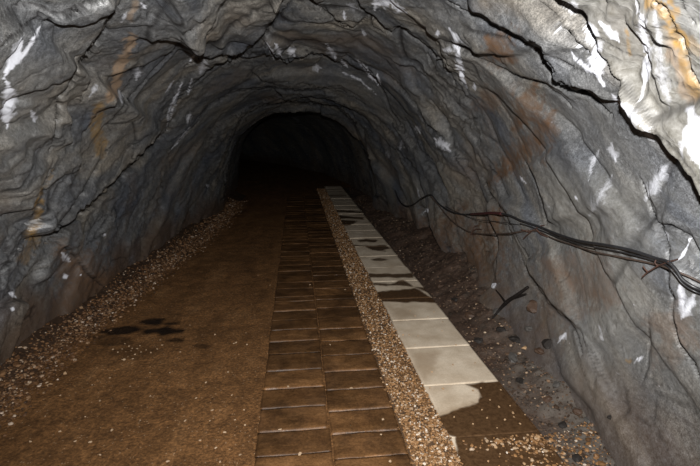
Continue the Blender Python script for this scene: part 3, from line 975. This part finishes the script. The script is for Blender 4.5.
def stone_data(name, mat, seed, facets=6, flat=0.65):
    """A broken stone: a ball cut by random planes."""
    r = np.random.default_rng(seed)
    V = I2V.copy()
    for _ in range(facets):
        nn = r.normal(size=3)
        nn /= np.linalg.norm(nn)
        c = r.uniform(0.45, 0.8)
        dd = V @ nn - c
        V = V - np.where(dd > 0, dd, 0)[:, None] * nn
    V *= np.array([r.uniform(.9, 1.3), r.uniform(.7, 1.0), flat])
    V += 0.05 * r.normal(size=V.shape)
    me = mesh_np(name, V, I2F, mat, smooth=False)
    return me


def place_stone(proto, size, p, label, cat, group=None, used=set()):
    if proto.name in used:
        o = proto.copy()
        C.objects.link(o)
    else:
        used.add(proto.name)
        o = proto
    for k in ('group', 'label', 'category'):
        if k in o.keys():
            del o[k]
    o.scale = (size,) * 3
    o.location = p
    o.rotation_euler = (random.uniform(-.2, .2), random.uniform(-.2, .2), random.uniform(0, 6.28))
    return tag(o, label, cat, group)


pale_p = [stone_data('pebble', M_pale, k, 4) for k in range(3)]
buff_p = [stone_data('pebble', M_buff, k + 10, 4) for k in range(2)]
# on the dirt floor, where the photograph shows pale specks
FLOORPX = [(47, 382), (92, 384), (110, 377), (132, 348), (128, 357), (122, 360), (160, 340), (206, 382), (170, 372), (235, 420), (225, 433), (236, 343), (247, 345), (196, 398), (150, 395), (60, 395), (85, 415), (245, 425), (168, 461), (200, 440), (30, 440), (75, 440), (112, 430), (180, 352), (234, 344), (246, 333), (228, 372), (212, 410), (140, 420), (100, 455), (240, 455), (220, 462), (190, 325), (215, 335), (258, 275), (270, 285), (150, 372), (100, 400), (60, 430), (232, 395), (122, 349), (126, 352), (131, 351), (137, 349), (141, 352), (129, 346), (135, 355), (146, 350), (151, 353), (118, 353), (113, 350), (140, 346), (157, 349), (133, 359), (125, 344), (162, 345), (210, 420), (216, 448), (244, 410), (90, 442), (45, 415), (130, 385), (185, 420)]
for k, (a, b) in enumerate(FLOORPX):
    g = ground(a, b)
    s_ = random.uniform(.004, .009)
    zf = floor_z(np.array([g[0]]), np.array([g[1]]))[0]
    pr = random.choice(pale_p)
    place_stone(pr, s_, (g[0], g[1], zf + s_ * 0.35), 'small pale pebble lying loose on the brown dirt left of the path', 'pebble', 'pebbles on the dirt floor')
for k, (a, b) in enumerate([(351, 389), (381, 435), (390, 462), (300, 455), (280, 430), (345, 290), (350, 285), (330, 345), (288, 387), (383, 420), (310, 285)]):
    g = ground(a, b, 0.014)
    s_ = random.uniform(.006, .011)
    place_stone(random.choice(pale_p), s_, (g[0], g[1], 0.015 + s_ * 0.35), 'small pale pebble lying loose on the dark pavers', 'pebble', 'pebbles on the pavers')
for k, (a, b) in enumerate([(410, 311), (415, 316), (428, 317), (434, 312), (405, 320), (443, 322), (442, 331), (418, 336), (403, 335), (409, 335), (415, 345), (456, 345), (432, 372), (453, 365), (475, 363), (443, 389), (473, 391), (430, 388), (441, 319)]):
    g = ground(a, b, 0.026)
    s_ = random.uniform(.005, .009)
    place_stone(random.choice(buff_p + pale_p), s_, (g[0], g[1], 0.025 + s_ * 0.4), 'small pale pebble lying on the dry pale part of a concrete slab', 'pebble', 'pebbles on the dry slabs')
for k, (a, b) in enumerate([(454, 417), (513, 413), (514, 417), (525, 415), (481, 388), (501, 390), (497, 428), (510, 406), (487, 418), (473, 424), (520, 424), (505, 420), (490, 400), (499, 407), (482, 410)]):
    g = ground(a, b, 0.026)
    s_ = random.uniform(.005, .009)
    place_stone(random.choice(buff_p), s_, (g[0], g[1], 0.025 + s_ * 0.4), 'small tan pebble lying on the brown wet part of the half soaked slab', 'pebble', 'pebbles on the wet slab')
for k, (a, b) in enumerate([(487, 450), (494, 446), (509, 443), (502, 445), (532, 461), (487, 442), (515, 449), (498, 441), (545, 452), (560, 445), (537, 440)]):
    g = ground(a, b, 0.026)
    if g[0] > SLAB_X1:
        zf = soil_z(np.array([g[0]]), np.array([g[1]]))[0]
    else:
        zf = 0.026
    s_ = random.uniform(.008, .013)
    place_stone(random.choice(pale_p), s_, (g[0], g[1], zf + s_ * 0.35), 'larger pale pebble among the gravel spilled at the front right', 'pebble', 'larger pebbles at the front right')


def on_soil(a, b):
    """Point of the soil bank seen at a place of the photograph."""
    d = FWD + RGT * (a - 350) / FPX - UPV * (b - 233) / FPX
    best = None
    for t in np.linspace(1.5, 12, 4000):
        p = EYE + d * t
        if SLAB_X1 < p[0] < np.interp(p[1], sr_y, sr_out) and p[2] <= soil_z(p[:1], p[1:2])[0]:
            return p
    return ground(a, b, 0.1)


def on_any(a, b):
    p = on_soil(a, b)
    q_ = on_rock(a, b)
    return p if (p - EYE) @ FWD < (q_ - EYE) @ FWD else q_


RUB = [  # x, y, size in px, colour, label
    (493, 286, 4.5, M_white, 'white stone on the dark soil left of the forked branch', .8),
    (534, 308, 9, M_brown, 'rounded brown stone leaning on the rock right of the forked branch', .9),
    (587, 421, 5, M_grey, 'small grey stone on the soil at the foot of the right wall', .7),
    (577, 413, 6, M_brown, 'flat rust brown stone behind the small grey one', .5),
    (563, 425, 6, M_dark, 'flat black stone nearest the right corner of the wet slab', .45),
    (609, 418, 4, M_dark, 'dark pointed stone close against the right rock wall', .7),
    (577, 459, 6, M_dark, 'black stone at the bottom right among the pale gravel', .6),
    (501, 330, 8, M_dark, 'long dark slate piece lying beside the dry slabs', .4),
    (515, 340, 9, M_dark, 'dark flat slate lump right of the long slate piece', .4),
    (514, 358, 9, M_grey, 'thin grey slate tilted on the soil beside the wholly dry slab', .3),
    (521, 381, 9, M_dark, 'wide flat dark stone beside the corner of the half soaked slab', .35),
    (480, 341, 7, M_dark, 'black lump touching the right edge of the dry slabs', .5),
    (541, 352, 7, M_brown, 'brown stone in the soil below the rounded brown one', .6),
    (548, 344, 8, M_dark, 'dark broken stone against the rock below the rounded brown one', .7),
    (470, 316, 6, M_brown, 'brown stone beside the slab with the wet band', .6),
    (497, 312, 6, M_grey, 'grey stone under the near end of the forked branch', .6),
    (530, 330, 6, M_grey, 'grey angular stone between the slate pieces and the rock', .6),
    (525, 348, 5, M_buff, 'tan stone among the slate pieces', .6),
    (556, 385, 6, M_grey, 'grey stone half buried in the soil by the wall foot', .5),
    (548, 400, 5, M_brown, 'brown stone half buried right of the wet slab', .5),
    (440, 287, 5, M_brown, 'brown stone on the soil right of the narrow wet bands', .6),
    (455, 300, 5, M_dark, 'dark stone on the soil right of the widest wet band', .6),
]
for k, (a, b, px, mt, lab, fl_) in enumerate(RUB):
    p = on_any(a, b)
    s_ = px / FPX * ((p - EYE) @ FWD) * 0.95
    pr = stone_data('stone', mt, 60 + k, 8, fl_)
    place_stone(pr, s_, (p[0], p[1], p[2] + s_ * fl_ * 0.25), lab, 'stone')

# white and pale chips fallen along the left wall
for k, (a, b, s_, lab) in enumerate([(124, 359, .012, 'pale chip on the dark wet patch of the dirt floor'), (65, 372, .016, 'tan stone at the inner edge of the left gravel bank'), (30, 382, .014, 'buff stone low on the left gravel bank'), (49, 383, .013, 'pale stone lying off the left gravel bank towards the path')]):
    g = ground(a, b, 0.01)
    zf = max(floor_z(g[:1], g[1:2])[0], bank_z(g[:1], g[1:2])[0] if g[0] < np.interp(g[1], gl_y, gl_in) else -1)
    place_stone(stone_data('stone', [M_pale, M_buff][k % 2], 90 + k, 6, .7), s_, (g[0], g[1], zf + s_ * 0.3), lab, 'stone')


# ------------------------------------------------------------------ cables, wires, brackets, branch
def smooth_path(pts, n=10):
    P_ = [np.array(p) for p in pts]
    P_ = [2 * P_[0] - P_[1]] + P_ + [2 * P_[-1] - P_[-2]]
    out = []
    for i in range(1, len(P_) - 2):
        p0, p1, p2, p3 = P_[i - 1:i + 3]
        for t in np.linspace(0, 1, n, endpoint=False):
            out.append(0.5 * ((2 * p1) + (-p0 + p2) * t + (2 * p0 - 5 * p1 + 4 * p2 - p3) * t * t + (-p0 + 3 * p1 - 3 * p2 + p3) * t ** 3))
    out.append(P_[-2])
    return np.array(out)


def tube(path, rad, seg=10):
    path = np.asarray(path)
    n = len(path)
    rad = np.broadcast_to(rad, (n,))
    T = np.gradient(path, axis=0)
    T /= np.linalg.norm(T, axis=1)[:, None]
    ref = np.array([0, 0, 1.0])
    A = np.cross(T, ref)
    A /= np.linalg.norm(A, axis=1)[:, None] + 1e-9
    B = np.cross(A, T)
    an = np.linspace(0, 2 * math.pi, seg, endpoint=False)
    V = path[:, None, :] + rad[:, None, None] * (np.cos(an)[None, :, None] * A[:, None, :] + np.sin(an)[None, :, None] * B[:, None, :])
    V = V.reshape(-1, 3)
    F = []
    for i in range(n - 1):
        for k in range(seg):
            k2 = (k + 1) % seg
            F.append((i * seg + k, i * seg + k2, (i + 1) * seg + k2, (i + 1) * seg + k))
    for base, c in ((0, path[0]), ((n - 1) * seg, path[-1])):
        ci = len(V)
        V = np.concatenate([V, c[None]])
        for k in range(seg):
            a_, b_ = base + k, base + (k + 1) % seg
            F.append((ci, b_, a_, a_) if base == 0 else (ci, a_, b_, b_))
    return V, F


def mesh_py(name, V, F, mat, parent=None, smooth=True):
    me = bpy.data.meshes.new(name)
    me.from_pydata([tuple(x) for x in V], [], [tuple(dict.fromkeys(int(q_) for q_ in f)) for f in F])
    me.materials.append(mat)
    me.polygons.foreach_set('use_smooth', [smooth] * len(me.polygons))
    me.update()
    o = bpy.data.objects.new(name, me)
    C.objects.link(o)
    o.parent = parent
    return o


def at_depth(a, b, dep):
    return EYE + (FWD + RGT * (a - 350) / FPX - UPV * (b - 233) / FPX) * dep


def hang(pts, off=0.05, n=10):
    """Points of a cable strung along the rock: on its line in the photo, a little in front of the rock."""
    pp = smooth_path([np.array([a, b, 0.0]) for a, b in pts], n)[:, :2]
    de = []
    for a, b in pp:
        a2, b2 = min(max(a, 2), 697), min(max(b, 2), 463)
        de.append((on_rock(a2, b2) - EYE) @ FWD)
    de = np.array(de)
    k = np.ones(9) / 9
    inv = 1 / de
    for _ in range(3):
        s_ = np.convolve(np.pad(inv, 4, mode='edge'), k, 'valid')
        inv = np.maximum(s_, inv)
    inv = np.convolve(np.pad(inv, 4, mode='edge'), k, 'valid')
    return np.array([at_depth(a, b, 1 / i_ - off) for (a, b), i_ in zip(pp, inv)])


M_rubber = plain('black_cable', (0.012, 0.012, 0.013), 0.42, 0.3, 40, 0.5, 0.1)
M_rusty = plain('rusty_iron', (0.045, 0.021, 0.014), 0.7, 0.5, 40, 0.4, 0.6, 0.2)
M_wire = plain('dull_wire', (0.05, 0.034, 0.026), 0.6, 0.5, 40, 0.4, 0.3, 0.2)
M_tape = plain('red_tape', (0.04, 0.008, 0.008), 0.5, 0.3, 40)
M_wood = plain('wet_branch', (0.008, 0.006, 0.005), 0.7, 0.5, 40, 0.15, 0.7)

main_px = [(395, 190), (399, 200), (406, 206), (414, 204), (422, 198), (431, 195), (438, 203), (448, 210), (460, 214), (475, 214), (492, 213), (508, 215), (522, 221), (540, 227), (560, 235), (580, 241), (605, 245), (630, 250), (655, 258), (668, 262), (676, 270), (682, 279), (692, 286), (706, 292)]
cab = hang(main_px, 0.05)
V, F = tube(cab, np.interp(np.arange(len(cab)), [0, 80, len(cab) - 1], [.010, .0082, .0062]), 12)
o = mesh_py('power_cable', V, F, M_rubber)
tag(o, 'thick black cable sagging along the right rock wall', 'cable')
i0, i1 = int(len(cab) * .38), int(len(cab) * .465)
V, F = tube(cab[i0:i1], 0.0115, 12)
tp = mesh_py('tape_wrap', V, F, M_tape, o)
tp['label'] = 'dark red tape wound round the cable'
low_px = [(520, 223), (540, 230), (560, 238), (580, 244.5), (605, 249), (630, 254), (655, 261), (667, 266), (675, 274), (682, 283), (692, 290), (706, 296)]
V, F = tube(hang(low_px, 0.045), 0.0034, 10)
tag(mesh_py('thin_cable', V, F, M_rubber), 'thinner black cable running just under the thick black one', 'cable')
wire_px = [(431, 196), (440, 207), (450, 219), (460, 227), (470, 232), (482, 234), (497, 234), (512, 233), (528, 230)]
V, F = tube(hang(wire_px, 0.04), np.full(81, 0.006), 8)
tag(mesh_py('rusty_wire', V, F, M_wire), 'pale rusty wire looping below the cable at the left', 'wire')
wire2_px = [(528, 230), (540, 232), (552, 238), (570, 244), (595, 252), (620, 257), (645, 262), (662, 266), (675, 271), (690, 277), (706, 285)]
V, F = tube(hang(wire2_px, 0.035), 0.0042, 8)
tag(mesh_py('steel_wire', V, F, M_wire), 'thin dull wire under the black cables at the right', 'wire')
thin3 = [(445, 206), (455, 211), (475, 219), (500, 222), (520, 225)]
V, F = tube(hang(thin3, 0.03), 0.003, 8)
tag(mesh_py('slack_wire', V, F, M_rubber), 'very thin dark wire slack behind the cable above the rusty wire', 'wire')


def bracket(name, arms, lab, r):
    """A wire hook driven into the rock: its stem, the prongs bent off it, and the pin that enters the rock."""
    e = bpy.data.objects.new(name, None)
    C.objects.link(e)
    p0 = hang(arms[0][1][:2], 0.06, 2)[0]
    e.location = Vector(p0)
    for nm, pts in arms:
        pth = hang(pts, 0.055, 6)
        V, F = tube(pth - p0, np.linspace(r, r * .75, len(pth)), 8)
        mesh_py(nm, V, F, M_rusty, e)
    q_ = on_rock(arms[0][1][0][0], arms[0][1][0][1], -0.05)
    V, F = tube(np.linspace(np.zeros(3), q_ - p0, 6), r, 8)
    mesh_py('pin', V, F, M_rusty, e)
    tag(e, lab, 'bracket', 'rusty brackets holding the cables')


bracket('rusty_hook', [('stem', [(668, 262), (658, 266), (648, 272), (642, 277)]), ('prong', [(648, 272), (645, 269), (643, 266)]), ('prong', [(658, 266), (655, 263), (656, 260)])], 'forked rusty hook under the cables, nearest the right edge of the photo', 0.0034)
bracket('rusty_hook', [('stem', [(540, 226), (532, 231), (526, 236), (523, 239)]), ('prong', [(530, 232), (525, 231), (521, 229)]), ('prong', [(536, 229), (541, 234), (548, 237)])], 'rusty hook in the middle, where the wires meet under the cable', 0.0045)
bracket('rusty_hook', [('stem', [(471, 234), (473, 231), (477, 229), (482, 229.5)]), ('prong', [(473, 231), (474, 227), (478, 225)])], 'pale rusty hook on the looping wire, farthest into the tunnel', 0.0055)

# the dark forked branch on the rubble
br = bpy.data.objects.new('forked_branch', None)
C.objects.link(br)
bp = on_any(493, 318)
br.location = Vector(bp)
A0 = bp + np.array([0, 0, .02])


def brpt(a, b, lift_):
    p = on_any(a, b)
    return at_depth(a, b, (p - EYE) @ FWD - lift_)


stemp = smooth_path([brpt(492, 319, .02), brpt(500, 309, .04), brpt(508, 301, .06), brpt(517, 295, .07), brpt(528, 287, .05)], 8)
V, F = tube(stemp - bp, np.interp(np.arange(len(stemp)), [0, 14, len(stemp) - 1], [.006, .016, .011]), 9)
mesh_py('stem', V, F, M_wood, br)
for pts in ([(506, 303), (501, 296), (496, 290)], [(513, 298), (520, 296), (526, 294)]):
    q_ = smooth_path([brpt(a, b, .06) for a, b in pts], 6)
    V, F = tube(q_ - bp, np.linspace(.008, .004, len(q_)) if pts[0][0] < 510 else np.linspace(.011, .007, len(q_)), 8)
    mesh_py('twig', V, F, M_wood, br)
tag(br, 'dark forked branch lying on the rubble at the foot of the right wall', 'branch')
